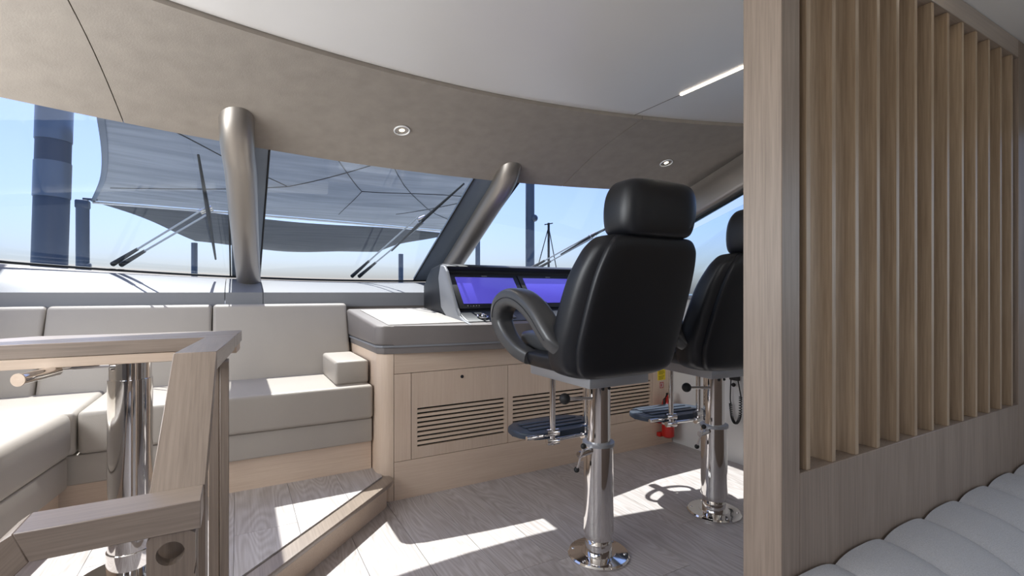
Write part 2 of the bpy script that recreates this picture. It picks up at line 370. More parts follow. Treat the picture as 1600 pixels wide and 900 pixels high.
# round pillars
def spline0(P, n=6):
    out = []
    for i in range(len(P)-1):
        a, b_, c, d = P[max(i-1, 0)], P[i], P[i+1], P[min(i+2, len(P)-1)]
        for k in range(n):
            t = k/n; out.append(.5*((2*b_)+(c-a)*t+(2*a-5*b_+4*c-d)*t*t+(-a+3*b_-3*c+d)*t**3))
    return out+[P[-1]]
for j, (PP, lb) in enumerate((([(.075, 3.95, 1.232), (.045, 3.45, 1.50), (.02, 2.95, 1.765), (.005, 2.78, 1.86), (0, 2.67, 1.95), (0, 2.63, 2.04), (0, 2.62, 2.12)], 'rounded bronze pillar nearly upright beside the sofa window'), ([(1.56, 4.05, 1.225), (1.557, 3.55, 1.49), (1.55, 3.07, 1.75), (1.55, 2.90, 1.845), (1.55, 2.79, 1.94), (1.55, 2.75, 2.03), (1.55, 2.74, 2.12)], 'rounded bronze pillar leaning right beside the helm screens'))):
    PP = [Vector(p) for p in PP]; p0, p1 = PP[0], PP[2]; o = empty('windscreen_pillar', p0); tag(o, lb, 'pillar', kind='structure'); b = nb()
    tube(b, spline0([p-p0 for p in PP]), .076, 32, fixed=(1, 0, 0)); mk('tube', b, 'satin', o)
    b = nb(); d = (p1-p0).normalized(); tube(b, [-d*.09, d*.004], .0775, 32, fixed=(1, 0, 0)); mk('foot_collar', b, 'satin', o)
# A pillar and starboard side window
def sidez(y): return 1.82-.34*(y-2.06)
b = nb(); prism(b, [(.9, sidez(.9)), (3.95, sidez(3.95)-.03), (3.95, sidez(3.95)+.13), (2.6, sidez(2.6)+.21), (.9, sidez(.9)+.22)], 'X', 2.84, 2.98, bev=.03, seg=4)
o = struct('windscreen_pillar', b, 'satin', label='broad slanting bronze corner pillar at the starboard side window', cat='pillar')
b = nb(); prism(b, [(.9, sidez(.9)-.02), (3.9, sidez(3.9)-.02), (3.9, sidez(3.9)), (.9, sidez(.9))], 'X', 2.90, 2.93); mk('pillar_gasket', b, 'rubber', o)
b = nb(); prism(b, [(.9, sidez(.9)), (3.95, sidez(3.95)-.03), (3.95, sidez(3.95)+.13), (2.6, sidez(2.6)+.21), (.9, sidez(.9)+.22)], 'X', XL-.06, XL+.08, bev=.03, seg=4)
struct('windscreen_pillar', b, 'satin', label='port corner pillar out of view', cat='pillar')
b = nb(); prism(b, [(.85, 1.1), (3.88, 1.1), (3.88, sidez(3.88)), (.85, 2.1)], 'X', 2.945, 2.95)
o = struct('window_4', b, 'glassm', label='starboard side window behind the second chair', cat='window')
b = nb(); box(b, 2.86, 2.95, .85, 3.9, 1.10, 1.13, bev=.01); struct('trim_8', b, 'sill', label='sill of the starboard side window', cat='sill')
# LED strip and downlights
b = nb(); box(b, 1.924, 1.937, -2.5, 1.70, 2.134, 2.139); o = mk('led_strip_light', b, 'led'); tag(o, 'thin warm glowing light line recessed in the white ceiling', 'light')
b = nb(); box(b, 1.929, 1.932, 1.70, arc_in(1.93), 2.138, 2.1395); mk('ceiling_seam', b, 'fascia', ceil_)
def head_pt(px, py):                                        # ray of sight meets the headliner
    t = (px-800)/760; X, Y, Z = .4924+.8704*t, .8704-.4924*t, (457-py)/760; lo, hi = .5, 5
    for _ in range(50):
        d = (lo+hi)/2; x, y, z = X*d, Y*d, 1.15+Z*d; v = (y-arc_in(x))/(arc_top(x)-arc_in(x)); hz = 2.122+(ZT-2.122)*v+.03*math.sin(PI*min(1, max(0, v)))
        if z < hz: lo = d
        else: hi = d
    return Vector((X*d, Y*d, 1.15+Z*d))
for px, py, lb in ((628, 203, 'round recessed ceiling spotlight nearest the centre window'), (1041, 254, 'round recessed ceiling spotlight above the black headrest')):
    p = head_pt(px, py); o = empty('downlight', p); o.rotation_euler = (-math.radians(-16), 0, 0); o.rotation_euler = (math.radians(-17), 0, 0); tag(o, lb, 'spotlight', 'headliner spotlights')
    b = nb(); tube(b, [(.040*math.cos(a*PI/16), .040*math.sin(a*PI/16), -.004) for a in range(32)], .004, 8, closed=True); mk('ring', b, 'bright_white', o)
    b = nb(); lathe(b, [(.037, -.002), (.020, .004), (.020, .005)], n=24); mk('reflector', b, 'satin', o)
    b = nb(); lathe(b, [(.014, -.002), (.012, .001)], n=16); mk('lamp_glass', b, 'lamp', o)
    l_ = bpy.data.lights.new('downlight_glow', 'SPOT'); l_.energy = 3; l_.spot_size = 1.2; l_.color = (1, .85, .65); l_.shadow_soft_size = .02
    q = bpy.data.objects.new('downlight_glow', l_); C.objects.link(q); q.parent = o; q.location = (0, 0, -.012)
# ---------------------------------------------------------------- outside
b = nb(); box(b, -900, 900, 6, 1800, -2.6, -2.5); o = mk('sea', b, 'sea'); tag(o, 'calm sea beyond the bow', 'water', kind='structure')
b = nb(); prism(b, [(-1.6, 4.3), (-2.6, 5), (-2.5, 10), (-1.3, 15.5), (1.2, 18.5), (3.9, 15.5), (5.2, 10), (4.6, 5), (3.3, 4.3)], 'Z', .7, .9); o = mk('foredeck', b, 'deck'); tag(o, 'white foredeck below the awning', 'deck', kind='structure')
AW = 2.45
def lerp(a, b, t): return a+(b-a)*t
aw = empty('bow_awning', (0, 0, 0)); tag(aw, 'large grey mesh sun awning stretched over the foredeck', 'awning')
def left_e(v):  # near-left to mid-left edge, bowed inward
    return (lerp(-.90, -1.77, v)+.07*math.sin(PI*v), lerp(4.75, 8.9, v))
def right_e(v): return (lerp(2.7, 4.10, v)-.2*math.sin(PI*v), lerp(4.75, 9.6, v))
def FN(u, v):
    a, c = left_e(v), right_e(v); x, y = lerp(a[0], c[0], u), lerp(a[1], c[1], u)
    return Vector((x, y-.1*math.sin(PI*u)*v, AW-.10*math.sin(PI*u)*math.sin(PI*v)+.012*math.sin(14*u+9*v)*math.sin(PI*v)+.05*(1-v)))
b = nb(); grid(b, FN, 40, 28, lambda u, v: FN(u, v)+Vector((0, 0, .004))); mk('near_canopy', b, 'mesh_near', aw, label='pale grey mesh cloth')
def FF(u, v):
    a = (lerp(-1.77, -.92, v), lerp(8.97, 14.7, v)); c = (lerp(4.1, 3.84, v), lerp(9.85, 15.3, v))
    x, y = lerp(a[0], c[0], u), lerp(a[1], c[1], u)
    return Vector((x+.25*math.sin(PI*v)*(.5-u), y+.22*math.sin(PI*u)**.5*(1-v), AW-.01-.13*math.sin(PI*u)*math.sin(PI*v)**.7*(.4+.6*v)-.12*v*math.sin(PI*u)+.02*math.sin(10*u+7*v)))
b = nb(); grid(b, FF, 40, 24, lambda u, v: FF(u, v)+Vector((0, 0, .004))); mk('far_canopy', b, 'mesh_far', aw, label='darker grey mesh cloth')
b = nb(); tube(b, [FN(u/20, 1)+Vector((0, -.02, -.03)) for u in range(21)], .018, 10); mk('cross_tube', b, 'bright_white', aw, label='white cross tube')
b = nb(); sweep_rect(b, [FN(0, v/20)+Vector((0, 0, -.01)) for v in range(21)], .05, .012, (1, .2, 0)); mk('edge_webbing', b, 'pole', aw, label='dark webbing edge')
for (A, B) in (((.12, .02), (.40, .35)), ((.02, .72), (.40, .35)), ((.40, .35), (.62, .02)), ((.62, .02), (.98, .75)), ((.75, .62), (1.0, .3)), ((.46, .0), (.60, .30)), ((.60, .30), (.57, .75)), ((.60, .3), (.98, .28))):
    b = nb(); tube(b, [FN(lerp(A[0], B[0], i/8), lerp(A[1], B[1], i/8))+Vector((0, 0, -.012)) for i in range(9)], .005, 6); mk('seam_cord', b, 'rubber', aw)
def pole(name, lb, cat, x, y, z0, z1, r, dx=0, extra=None):
    o = empty(name, (x, y, z0)); tag(o, lb, cat)
    b = nb(); tube(b, [(0, 0, 0), (dx, 0, z1-z0)], r, 20); mk('tube', b, 'pole', o)
    b = nb(); lathe(b, [(r*1.6, -.0), (r*1.6, .03), (r*1.1, .05)]); mk('foot', b, 'pole', o)
    if extra: extra(o)
    return o
def caps(o):
    h = AW-.9; b = nb(); box(b, -.075, .075, -.075, .075, h-.14, h-.02, bev=.02); tube(b, [(0, 0, h), (.16, 0, h)], .018, 8); mk('clamp', b, 'pole', o)
    b = nb(); box(b, -.02, .09, -.06, .06, .55, .66, bev=.02); mk('cleat', b, 'pole', o)
pole('awning_pole', 'dark post holding the left corner of the awning', 'pole', -1.86, 8.80, .9, AW-.07, .075, extra=caps)
pole('awning_pole', 'short dark post under the far left awning corner', 'pole', -.93, 14.6, .9, AW-.05, .07)
pole('awning_pole', 'thin dark post under the far awning edge, right of the centre', 'pole', 4.45, 14.9, .9, AW-.1, .075)
pole('awning_pole', 'short dark post just right of the leaning pillar', 'pole', 4.74, 9.95, .9, AW+.03, .055)
def band(o):
    for z in (1.0, 1.45):
        b = nb(); tube(b, [(.0242*z, 0, z), (.0242*(z+.28), 0, z+.28)], .115, 20); mk('wrap', b, 'bluetrim', o, label='pale band')
pole('deck_mast', 'thick dark blue mast with pale bands at far left', 'mast', -1.30, 5.15, .9, 4.2, .11, dx=.08, extra=band)
def fit(o):
    b = nb(); sphere(b, (.03, -.05, 1.16), .045); mk('block', b, 'pole', o)
pole('deck_mast', 'slim dark mast seen left of the black headrest', 'mast', 3.14, 5.1, .9, 4.0, .055, extra=fit)
o = empty('sailing_mast', (6.83, 10.2, -.6)); tag(o, 'thin distant sailboat mast with rigging beside the headrest', 'mast')
cyl('mast', 'rubber', o, (0, 0, 0), (0, 0, 3.5), .03, 8); b = nb(); tube(b, [(0, 0, 3.4), (-.7, 0, 1.2)], .012, 6); tube(b, [(0, 0, 3.4), (.5, 0, 1.2)], .012, 6); mk('stay', b, 'rubber', o)
cyl('spreader', 'rubber', o, (-.12, 0, 3.45), (.12, 0, 3.5), .015, 6)
# windscreen wipers on the outer side of the glass
def wiper(lb, bases, arm_ends, blade):
    base = G(*bases[0], .035); o = empty('windscreen_wiper', base); tag(o, lb, 'wiper', 'windscreen wipers')
    L = lambda p, off: tuple(G(p[0], p[1], off)-base)
    for a, e in zip(bases, arm_ends):
        A, E = Vector(L(a, .04)), Vector(L(e, .07)); K = A.lerp(E, .28)
        b = nb(); tube(b, [A, K], [.016, .010], 10); mk('arm_root', b, 'rubber', o)
        b = nb(); tube(b, [K, E], .006, 8); mk('arm', b, 'brushed', o)
    A, B = Vector(L(blade[0], .05)), Vector(L(blade[1], .05)); m_ = (Vector(L(arm_ends[0], .07))+Vector(L(arm_ends[1], .07)))/2
    b = nb(); tube(b, [A, A.lerp(B, .5)+Vector((0, .0, .012)), B], [.006, .013, .006], 8); mk('blade', b, 'rubber', o)
    b = nb(); tube(b, [m_-Vector((.03, 0, .01)), m_+Vector((.03, 0, .02))], .02, 12); mk('pivot', b, 'chrome', o)
wiper('port windscreen wiper with upright blade left of the first pillar', ((-.684, 1.0), (-.644, 1.0)), ((-.167, .49), (-.153, .53)), ((-.173, .136), (-.128, .893)))
wiper('wiper with tilted blade crossing the centre windscreen pane', ((.842, 1.0), (.90, 1.0)), ((1.165, .39), (1.223, .447)), ((1.345, .085), (1.076, .712)))
wiper('starboard wiper seen low beside the black headrest', ((2.38, .93), (2.45, .93)), ((2.66, .52), (2.70, .56)), ((2.78, .30), (2.55, .74)))
# ---------------------------------------------------------------- helm console
con = empty('helm_console', (1.8, 2.655, 0)); tag(con, 'light oak helm console with three vented doors under a grey leather counter', 'console')
ox, oy = -1.8, -2.655
def cbox(name, m, x0, x1, y0, y1, z0, z1, par=None, bev=0, label=None):
    return bx(name, m, par or con, x0+ox, x1+ox, y0+oy, y1+oy, z0, z1, bev=bev, label=label)
b = nb(); prism(b, [(.70+ox, 3.46+oy), (.70+ox, 2.74+oy), (.76+ox, 2.673+oy), (2.92+ox, 2.673+oy), (2.92+ox, 3.46+oy)], 'Z', 0.0, .80); mk('carcass', b, 'dark', con)
q = [(.672, 3.46), (.672, 2.735)]+[(.752-.08*math.cos(a*PI/16), 2.735-.08*math.sin(a*PI/16)) for a in range(1, 8)]+[(.752, 2.655), (.752, 2.672), (.70, 2.74), (.70, 3.46)]
b = nb(); prism(b, [(a+ox, c+oy) for a, c in q], 'Z', .0, .812); mk('rounded_corner_panel', b, 'oak_z', con)
cbox('stile', 'oak_z', .755, .850, 2.655, 2.673, .2135, .697)
cbox('stile', 'oak_z', 2.7135, 2.92, 2.655, 2.673, .2135, .697)
cbox('top_rail', 'oak_x', .755, 2.92, 2.655, 2.673, .700, .812); cbox('kick_board', 'oak_x', .755, 2.92, 2.655, 2.673, 0.0, .2105)
for i in range(3):
    x0 = .8535+.620*i; x1 = x0+.6165; z0, z1 = .2135, .697; gx0, gx1, gz0, gz1 = x0+.034, x1-.022, .278, .4965
    b = nb(); Y = (2.655+oy, 2.671+oy)
    for q in ((x0, x1, z0, gz0), (x0, x1, gz1, z1), (x0, gx0, gz0, gz1), (gx1, x1, gz0, gz1)): box(b, q[0]+ox, q[1]+ox, *Y, q[2], q[3])
    d = mk('door', b, 'oak_z', con, smooth=False, label=('door left of the chairs', 'door behind the first chair', 'door right of the first chair pole')[i])
    for j in range(8):
        zz = gz0+.0105+j*.026; cbox('slat', 'oak_x', gx0, gx1, 2.656, 2.668, zz, zz+.0155, par=d)
    if i != 1:
        b = nb(); tube(b, [((x0+x1)/2+ox, 2.652+oy, .652), ((x0+x1)/2+ox, 2.66+oy, .652)], .010, 16); mk('lock', b, 'rubber', d)
cbox('socket', 'rubber', 2.60, 2.66, 2.648, 2.656, .50, .56)
cbox('yellow_label', 'yellow', 2.765, 2.845, 2.653, 2.6555, .486, .566, label='yellow warning sticker')
for z in (.553, .543, .533, .515, .505, .495): cbox('printed_line', 'dark', 2.775, 2.775+random.uniform(.045, .06), 2.6525, 2.6535, z-.002, z+.001)
cbox('extinguisher_sign', 'white', 2.787, 2.823, 2.653, 2.6555, .425, .470, label='small white sign with red symbol')
b = nb()
for q in ((2.787, 2.823, .425, .430), (2.787, 2.823, .465, .470), (2.787, 2.791, .43, .465), (2.819, 2.823, .43, .465), (2.799, 2.808, .436, .455), (2.801, 2.812, .456, .460)): box(b, q[0]+ox, q[1]+ox, 2.652+oy, 2.6535+oy, q[2], q[3])
mk('sign_symbol', b, 'red', con)
def front_y(x): return 2.648-.088*math.sin(PI*min(1, max(0, (x-.66)/1.6)))
def outline(o=0): return [(.655+o, 3.47), (.655+o, front_y(.655)+.03+o), (.685+o, front_y(.69)+o)]+[(x, front_y(x)+o) for x in [.75+.1*i for i in range(22)]]+[(2.925, 3.47)]
def slab(name, m, z0, z1, o=0, bev=0, slope=False):
    t = nb(); prism(t, outline(o), 'Z', z0, z1, bev=bev, seg=4)
    for v in t.verts:
        if slope and v.co.z > (z0+z1)/2: v.co.z += .085*(v.co.y-2.5)
        v.co.x += ox; v.co.y += oy
    return mk(name, t, m, con)
slab('counter_underband', 'fascia', .812, .848, .012, .006); slab('pale_trim', 'sill', .848, .860, .004, .002); slab('counter', 'fascia', .860, .955, 0, .018, True)
def topz(y): return .955+.085*(y-2.5)
def slopebox(name, m, x0, x1, y0, y1, h, bev=.003, par=None, lift=0, label=None):
    t = nb(); box(t, x0+ox, x1+ox, y0+oy, y1+oy, 0, h, bev=bev)
    for v in t.verts: v.co.z += topz(v.co.y-oy)+lift
    return mk(name, t, m, par or con, label=label)
slopebox('stowage_lid', 'leather_lid', .725, 1.19, 2.66, 3.36, .006, label='cream flush lid')
# binnacle with two screens
bn = empty('instrument_binnacle', (1.8, 2.9, .99)); tag(bn, 'black hooded instrument binnacle with two blue lit screens on the helm', 'dashboard')
bo = Vector((1.8, 2.9, .99))
def bp_(pts): return [(y-bo.y, z-bo.z) for y, z in pts]
body = [(2.66, .972), (2.80, 1.025), (3.02, 1.29), (2.99, 1.325), (3.10, 1.345), (3.30, 1.32), (3.45, 1.20), (3.45, 1.03)]
b = nb(); prism(b, bp_(body), 'X', 1.20-bo.x, 2.48-bo.x, bev=.012, seg=3); mk('hood', b, 'black_soft', bn)
side = [(2.58, .962), (2.76, 1.00), (2.80, 1.05), (2.955, 1.29), (3.0, 1.325), (3.06, 1.335), (3.10, 1.25), (3.05, 1.05), (2.95, .99), (2.7, .97)]
b = nb(); prism(b, bp_(side), 'X', 1.18-bo.x, 1.203-bo.x, bev=.009, seg=3); mk('side_cheek', b, 'sill', bn, label='pale curved side cheek')
def scr(name, m, x0, x1, a0, a1, off, th=.006, par=None, label=None, bev=.002):
    A, B = Vector((2.80, 1.028)), Vector((3.02, 1.29)); d = B-A; n = Vector((-d.y, d.x)).normalized()
    P = A+d*a0+n*off; Q = A+d*a1+n*off; R = Q+n*th; T = P+n*th
    b = nb(); prism(b, bp_([tuple(P), tuple(Q), tuple(R), tuple(T)]), 'X', x0-bo.x, x1-bo.x, bev=bev); return mk(name, b, m, par or bn, label=label)
for i, x0 in enumerate((1.215, 1.735, 2.255)):
    if i == 2: break
    dsp = scr('display', 'black_soft', x0, x0+.51, .06, .90, -.002, .010, label='glossy black display frame')
    scr('screen', 'screen', x0+.035, x0+.475, .17, .83, .008, .003, par=dsp, label='blue violet lit screen')
    scr('maker_mark', 'sill', x0+.235, x0+.275, .855, .875, .008, .002, par=dsp, bev=0)
    b = nb()
    for k in range(5):
        A, B = Vector((2.80, 1.028)), Vector((3.02, 1.29)); p = A.lerp(B, .115)
        sphere(b, (x0+.06+k*.02-bo.x, p.x-bo.y-.006, p.y-bo.z+.006), .003)
    mk('button_row', b, 'sill', dsp)
def onpanel(x, y): z = .972+(y-2.66)/.14*.053; return Vector((x-bo.x, y-bo.y, z-bo.z))
b = nb(); p = onpanel(1.33, 2.72); tube(b, [p+Vector((.032*math.cos(a*PI/12), .030*math.sin(a*PI/12), .008+.011*math.sin(a*PI/12))) for a in range(24)], .006, 8, closed=True); sphere(b, p+Vector((0, 0, .01)), .012); mk('rotary_dial', b, 'chrome', bn)
for i, (x, m_) in enumerate(((1.50, 'sill'), (2.02, 'smallscreen'))):
    p = onpanel(x, 2.73); t = nb(); box(t, -.06, .06, -.035, .035, 0, .008, bev=.003, mtx=Matrix.Translation(p)@Matrix.Rotation(.36, 4, 'X')); mk(('keypad', 'small_display')[i], t, m_, bn, label=('pale keypad', 'small blue lit display')[i])
b = nb(); p = onpanel(1.78, 2.715); tube(b, [p, p+Vector((0, -.01, .07))], [.012, .008], 12); sphere(b, p+Vector((0, -.012, .08)), .018); mk('joystick', b, 'rubber', bn)
# steering wheel
sw = empty('steering_wheel', (2.16, 2.47, .985)); sw.rotation_euler = (math.radians(38), 0, 0); tag(sw, 'black rimmed steering wheel with three steel spokes hidden ahead of the chairs', 'wheel')
b = nb(); tube(b, [(.165*math.cos(a*PI/24), .165*math.sin(a*PI/24), 0) for a in range(48)], .014, 12, closed=True); mk('rim', b, 'black_soft', sw)
for a in (90, 210, 330):
    a = math.radians(a); b = nb(); tube(b, [(0, 0, -.02), (.165*math.cos(a), .165*math.sin(a), 0)], .010, 8); mk('spoke', b, 'chrome', sw)
b = nb(); lathe(b, [(.03, -.14), (.03, -.03), (.04, -.02), (.035, .005), (.01, .008)], n=20); mk('hub', b, 'black_soft', sw)
# fire extinguisher in the corner
fx = empty('fire_extinguisher', (2.80, 2.585, .07)); tag(fx, 'small red fire extinguisher in the corner under the console', 'extinguisher')
b = nb(); lathe(b, [(.03, 0), (.045, .012), (.045, .25), (.035, .285), (.015, .30), (.015, .32)], n=24); mk('cylinder', b, 'red', fx)
b = nb(); lathe(b, [(.0465, .10), (.0465, .2)], n=24); mk('label_band', b, 'white', fx, label='white printed band')
b = nb(); box(b, -.012, .05, -.012, .012, .315, .33, bev=.004); tube(b, [(-.01, 0, .32), (-.05, -.01, .29), (-.055, -.01, .12)], .008, 8); mk('valve_and_hose', b, 'rubber', fx)
b = nb(); box(b, -.05, .05, .03, .066, .10, .13, bev=.004); box(b, -.05, .05, .03, .066, .0, .03, bev=.004); mk('bracket', b, 'red', fx)
# coiled cord on the side wall
cc = empty('coiled_microphone_cord', (2.915, 2.10, .56)); tag(cc, 'black coiled microphone cord looped on the white side wall', 'cord')
def spline(P, n=8):
    P = [Vector(p) for p in P]; out = []
    for i in range(len(P)-1):
        a, b_, c, d = P[max(i-1, 0)], P[i], P[i+1], P[min(i+2, len(P)-1)]
        for k in range(n):
            t = k/n; out.append(.5*((2*b_)+(c-a)*t+(2*a-5*b_+4*c-d)*t*t+(-a+3*b_-3*c+d)*t**3))
    return out+[P[-1]]
path = spline([(-.012, .03, .0), (-.012, .035, -.12), (-.012, .03, -.16)], 8); b = nb(); tube(b, path, .004, 8); mk('straight_lead', b, 'rubber', cc)
path = spline([(-.016, .03, -.16), (-.016, .018, -.25), (-.016, -.01, -.285), (-.016, -.04, -.23), (-.016, -.045, -.1)], 60); b = nb()
tube(b, [p+Vector((.008*math.cos(i*.9), .008*math.sin(i*.9), 0)) for i, p in enumerate(path)], .0035, 6); mk('coil', b, 'rubber', cc)
b = nb(); tube(b, [(-.012, -.045, -.1), (-.012, -.02, .02)], .004, 8); sphere(b, (-.012, .01, -.03), .014); box(b, -.02, .005, -.03, .04, .0, .06, bev=.006); mk('wall_clip', b, 'rubber', cc)
# ---------------------------------------------------------------- helm chairs
def loft(bm, secs, n=40, e=.5, tilt=None):
    rings = []
    for z, hw, yr, yf in secs:
        yc, hd = (yr+yf)/2, (yf-yr)/2; ring = []
        for k in range(n):
            a = 2*PI*k/n; c, s = math.cos(a), math.sin(a)
            ring.append(bm.verts.new((hw*math.copysign(abs(c)**e, c), yc+hd*math.copysign(abs(s)**e, s), z)))
        rings.append(ring)
    for A, B in zip(rings, rings[1:]):
        for k in range(n): bm.faces.new((A[k], A[(k+1) % n], B[(k+1) % n], B[k]))
    bm.faces.new(rings[0][::-1]); bm.faces.new(rings[-1])
def refine(secs, n=6):
    P = [Vector(s) for s in [tuple(q) for q in secs]]; out = []
    for i in range(len(P)-1):
        a, b_, c, d = P[max(i-1, 0)], P[i], P[i+1], P[min(i+2, len(P)-1)]
        for k in range(n):
            t = k/n; out.append(tuple(.5*((2*b_)+(c-a)*t+(2*a-5*b_+4*c-d)*t*t+(-a+3*b_-3*c+d)*t**3)))
    return out+[tuple(P[-1])]
def make_chair():
    r = empty('helm_chair')
    b = nb(); lathe(b, [(.134, 0), (.134, .006), (.128, .012), (.075, .016), (.0745, .018)], n=48)
    bp = mk('base_plate', b, 'chrome', r)
    for k in range(6):
        a = k*PI/3+.3; b = nb(); sphere(b, (.112*math.cos(a), .112*math.sin(a), .014), .007, (1, 1, .5)); mk('bolt', b, 'chrome', bp)
    b = nb(); lathe(b, [(.058, .016), (.058, .055), (.0565, .058), (.0565, .062), (.058, .065), (.058, .10), (.067, .104), (.0655, .14), (.064, .485)], n=48); mk('lower_column', b, 'chrome', r)
    b = nb(); lathe(b, [(.0695, .483), (.0695, .497), (.055, .500)], n=48); mk('collar', b, 'brushed', r)
    b = nb(); lathe(b, [(.052, .49), (.052, .765)], n=48); mk('upper_column', b, 'chrome', r)
    for k in (-1.9, -1.2): b = nb(); sphere(b, (.052*math.cos(k), .052*math.sin(k), .735), .0075); mk('grub_screw', b, 'rubber', r)
    b = nb(); box(b, -.16, .16, -.14, .31, .762, .822, bev=.004); mk('slide_box', b, 'brushed', r)
    # clamp lever
    b = nb(); tube(b, [(-.06, -.02, .47), (-.13, -.03, .465)], .014, 14); lv = mk('clamp', b, 'chrome', r)
    b = nb(); tube(b, [(-.125, -.055, .505), (-.125, -.01, .40)], .0045, 8); mk('clamp_lever', b, 'chrome', lv)
    for p in ((-.125, -.055, .508), (-.125, -.008, .395)): b = nb(); sphere(b, p, .012); mk('ball_knob', b, 'rubber', lv)
    b = nb(); tube(b, [(0, -.03, .69), (-.16, .02, .695)], .007, 10); lv = mk('slide_lever', b, 'chrome', r)
    b = nb(); sphere(b, (-.165, .022, .695), .024); mk('ball_knob', b, 'rubber', lv)
    # footrest
    for s in (-1, 1):
        b = nb(); tube(b, [(s*.10, .21, .765), (s*.10, .21, .44)], .014, 14); t_ = mk('footrest_tube', b, 'chrome', r)
        for z in (.455, .495): b = nb(); tube(b, [(s*.10-.03*s, .205, z), (s*.10+.03*s, .215, z)], .017, 14); mk('hinge', b, 'chrome', t_)
    b = nb(); tube(b, [(-.13, .21, .46), (.13, .21, .46)], .008, 10); mk('cross_rod', b, 'chrome', r)
    fo = nb(); prism(fo, [(.235*math.copysign(abs(math.cos(a*PI/20))**.6, math.cos(a*PI/20)), .355+.125*math.copysign(abs(math.sin(a*PI/20))**.75, math.sin(a*PI/20))) for a in range(40)], 'Z', .460, .490, bev=.008, seg=3)
    f_ = mk('footrest', fo, 'bluepad', r, label='rounded blue grey footrest plate')
    for y in (.305, .355, .405): b = nb(); box(b, -.17, .17, y-.017, y+.017, .491, .497, bev=.003); mk('grip_strip', b, 'brushed' if 0 else 'bluepad', f_)
    b = nb(); tube(b, [(-.22, .245, .475), (.22, .245, .475)], .010, 10); mk('hinge_bar', b, 'chrome', f_)
    # seat pan and cushions
    b = nb(); loft(b, refine([(.815, .17, -.14, .26), (.822, .235, -.17, .31), (.845, .275, -.19, .345), (.875, .29, -.19, .355), (.892, .285, -.18, .35), (.897, .25, -.16, .32)]), e=.55); mk('seat_pan', b, 'black', r)
    b = nb(); loft(b, refine([(.885, .21, -.12, .33), (.91, .232, -.13, .36), (.95, .235, -.13, .365), (.965, .22, -.12, .35), (.97, .18, -.1, .31)]), e=.5); mk('seat_cushion', b, 'armlea', r)
    # backrest: side shell, proud rear panel, headrest
    B = [(.800, .15, -.12, .0), (.806, .21, -.155, .02), (.84, .275, -.19, .03), (.92, .30, -.208, .02), (1.05, .300, -.248, -.04), (1.20, .290, -.300, -.105), (1.29, .270, -.332, -.16), (1.33, .248, -.342, -.185), (1.356, .215, -.34, -.205), (1.366, .15, -.32, -.23)]
    b = nb(); loft(b, refine(B), n=56, e=.62); mk('backrest_shell', b, 'black', r)
    P = [(z if 0 < i < 9 else z+(.01 if i == 0 else -.004), hw*.87, yr-.012, yr+.05) for i, (z, hw, yr, yf) in enumerate(B)]
    b = nb(); loft(b, refine(P), n=56, e=.5); mk('rear_panel', b, 'black', r)
    H = [(1.356, .12, -.36, -.23), (1.362, .155, -.385, -.215), (1.385, .176, -.398, -.205), (1.44, .186, -.408, -.205), (1.50, .185, -.410, -.215), (1.54, .172, -.402, -.235), (1.560, .145, -.385, -.255), (1.566, .09, -.35, -.285)]
    b = nb(); loft(b, refine(H), n=56, e=.55); mk('headrest', b, 'black', r)
    for s in (-1, 1):
        pts = spline([(s*.245, -.115, .905), (s*.275, -.095, .935), (s*.29, -.05, .99), (s*.297, .03, 1.065), (s*.30, .13, 1.115), (s*.30, .23, 1.125), (s*.30, .315, 1.09), (s*.295, .345, 1.02), (s*.29, .30, .95), (s*.285, .21, .895), (s*.265, .13, .865)], 6)
        n = len(pts); wd = [.105*min(1, .6+.05*i) if i/n < .6 else .105-.035*min(1, (i/n-.6)*4) for i in range(n)]; hh = [.060+.024*math.sin(PI*i/n) for i in range(n)]
        b = nb(); sweep_rect(b, pts, wd, hh, (1, 0, 0), rnd=.5, n=28); a_ = mk('armrest', b, 'armlea', r)
        b = nb(); tube(b, [p+Vector((s*.053, 0, .0)) for p in pts[9:42]], .0022, 6); mk('piping', b, 'black', a_)
    return r
def copy_tree(o, parent=None):
    c = o.copy(); C.objects.link(c)
    if parent: c.parent = parent
    for ch in o.children: copy_tree(ch, c)
    return c
ch1 = make_chair(); ch2 = copy_tree(ch1)
ch1.location = (1.382, 1.672, .0015); ch2.location = (2.175, 1.696, .0015)
ch2.rotation_euler.z = math.radians(-6)
for c_ in ch2.children:                                     # the second chair stands a little lower on its column
    nm = c_.name.split('.')[0]
    if nm in ('base_plate',): continue
    if nm == 'lower_column': c_.scale.z = .945
    else: c_.location.z = -.035
tag(ch1, 'black leather helm chair on steel pedestal, nearest to the camera', 'chair', 'helm chairs')
tag(ch2, 'black leather helm chair partly hidden behind the wooden screen post', 'chair', 'helm chairs')
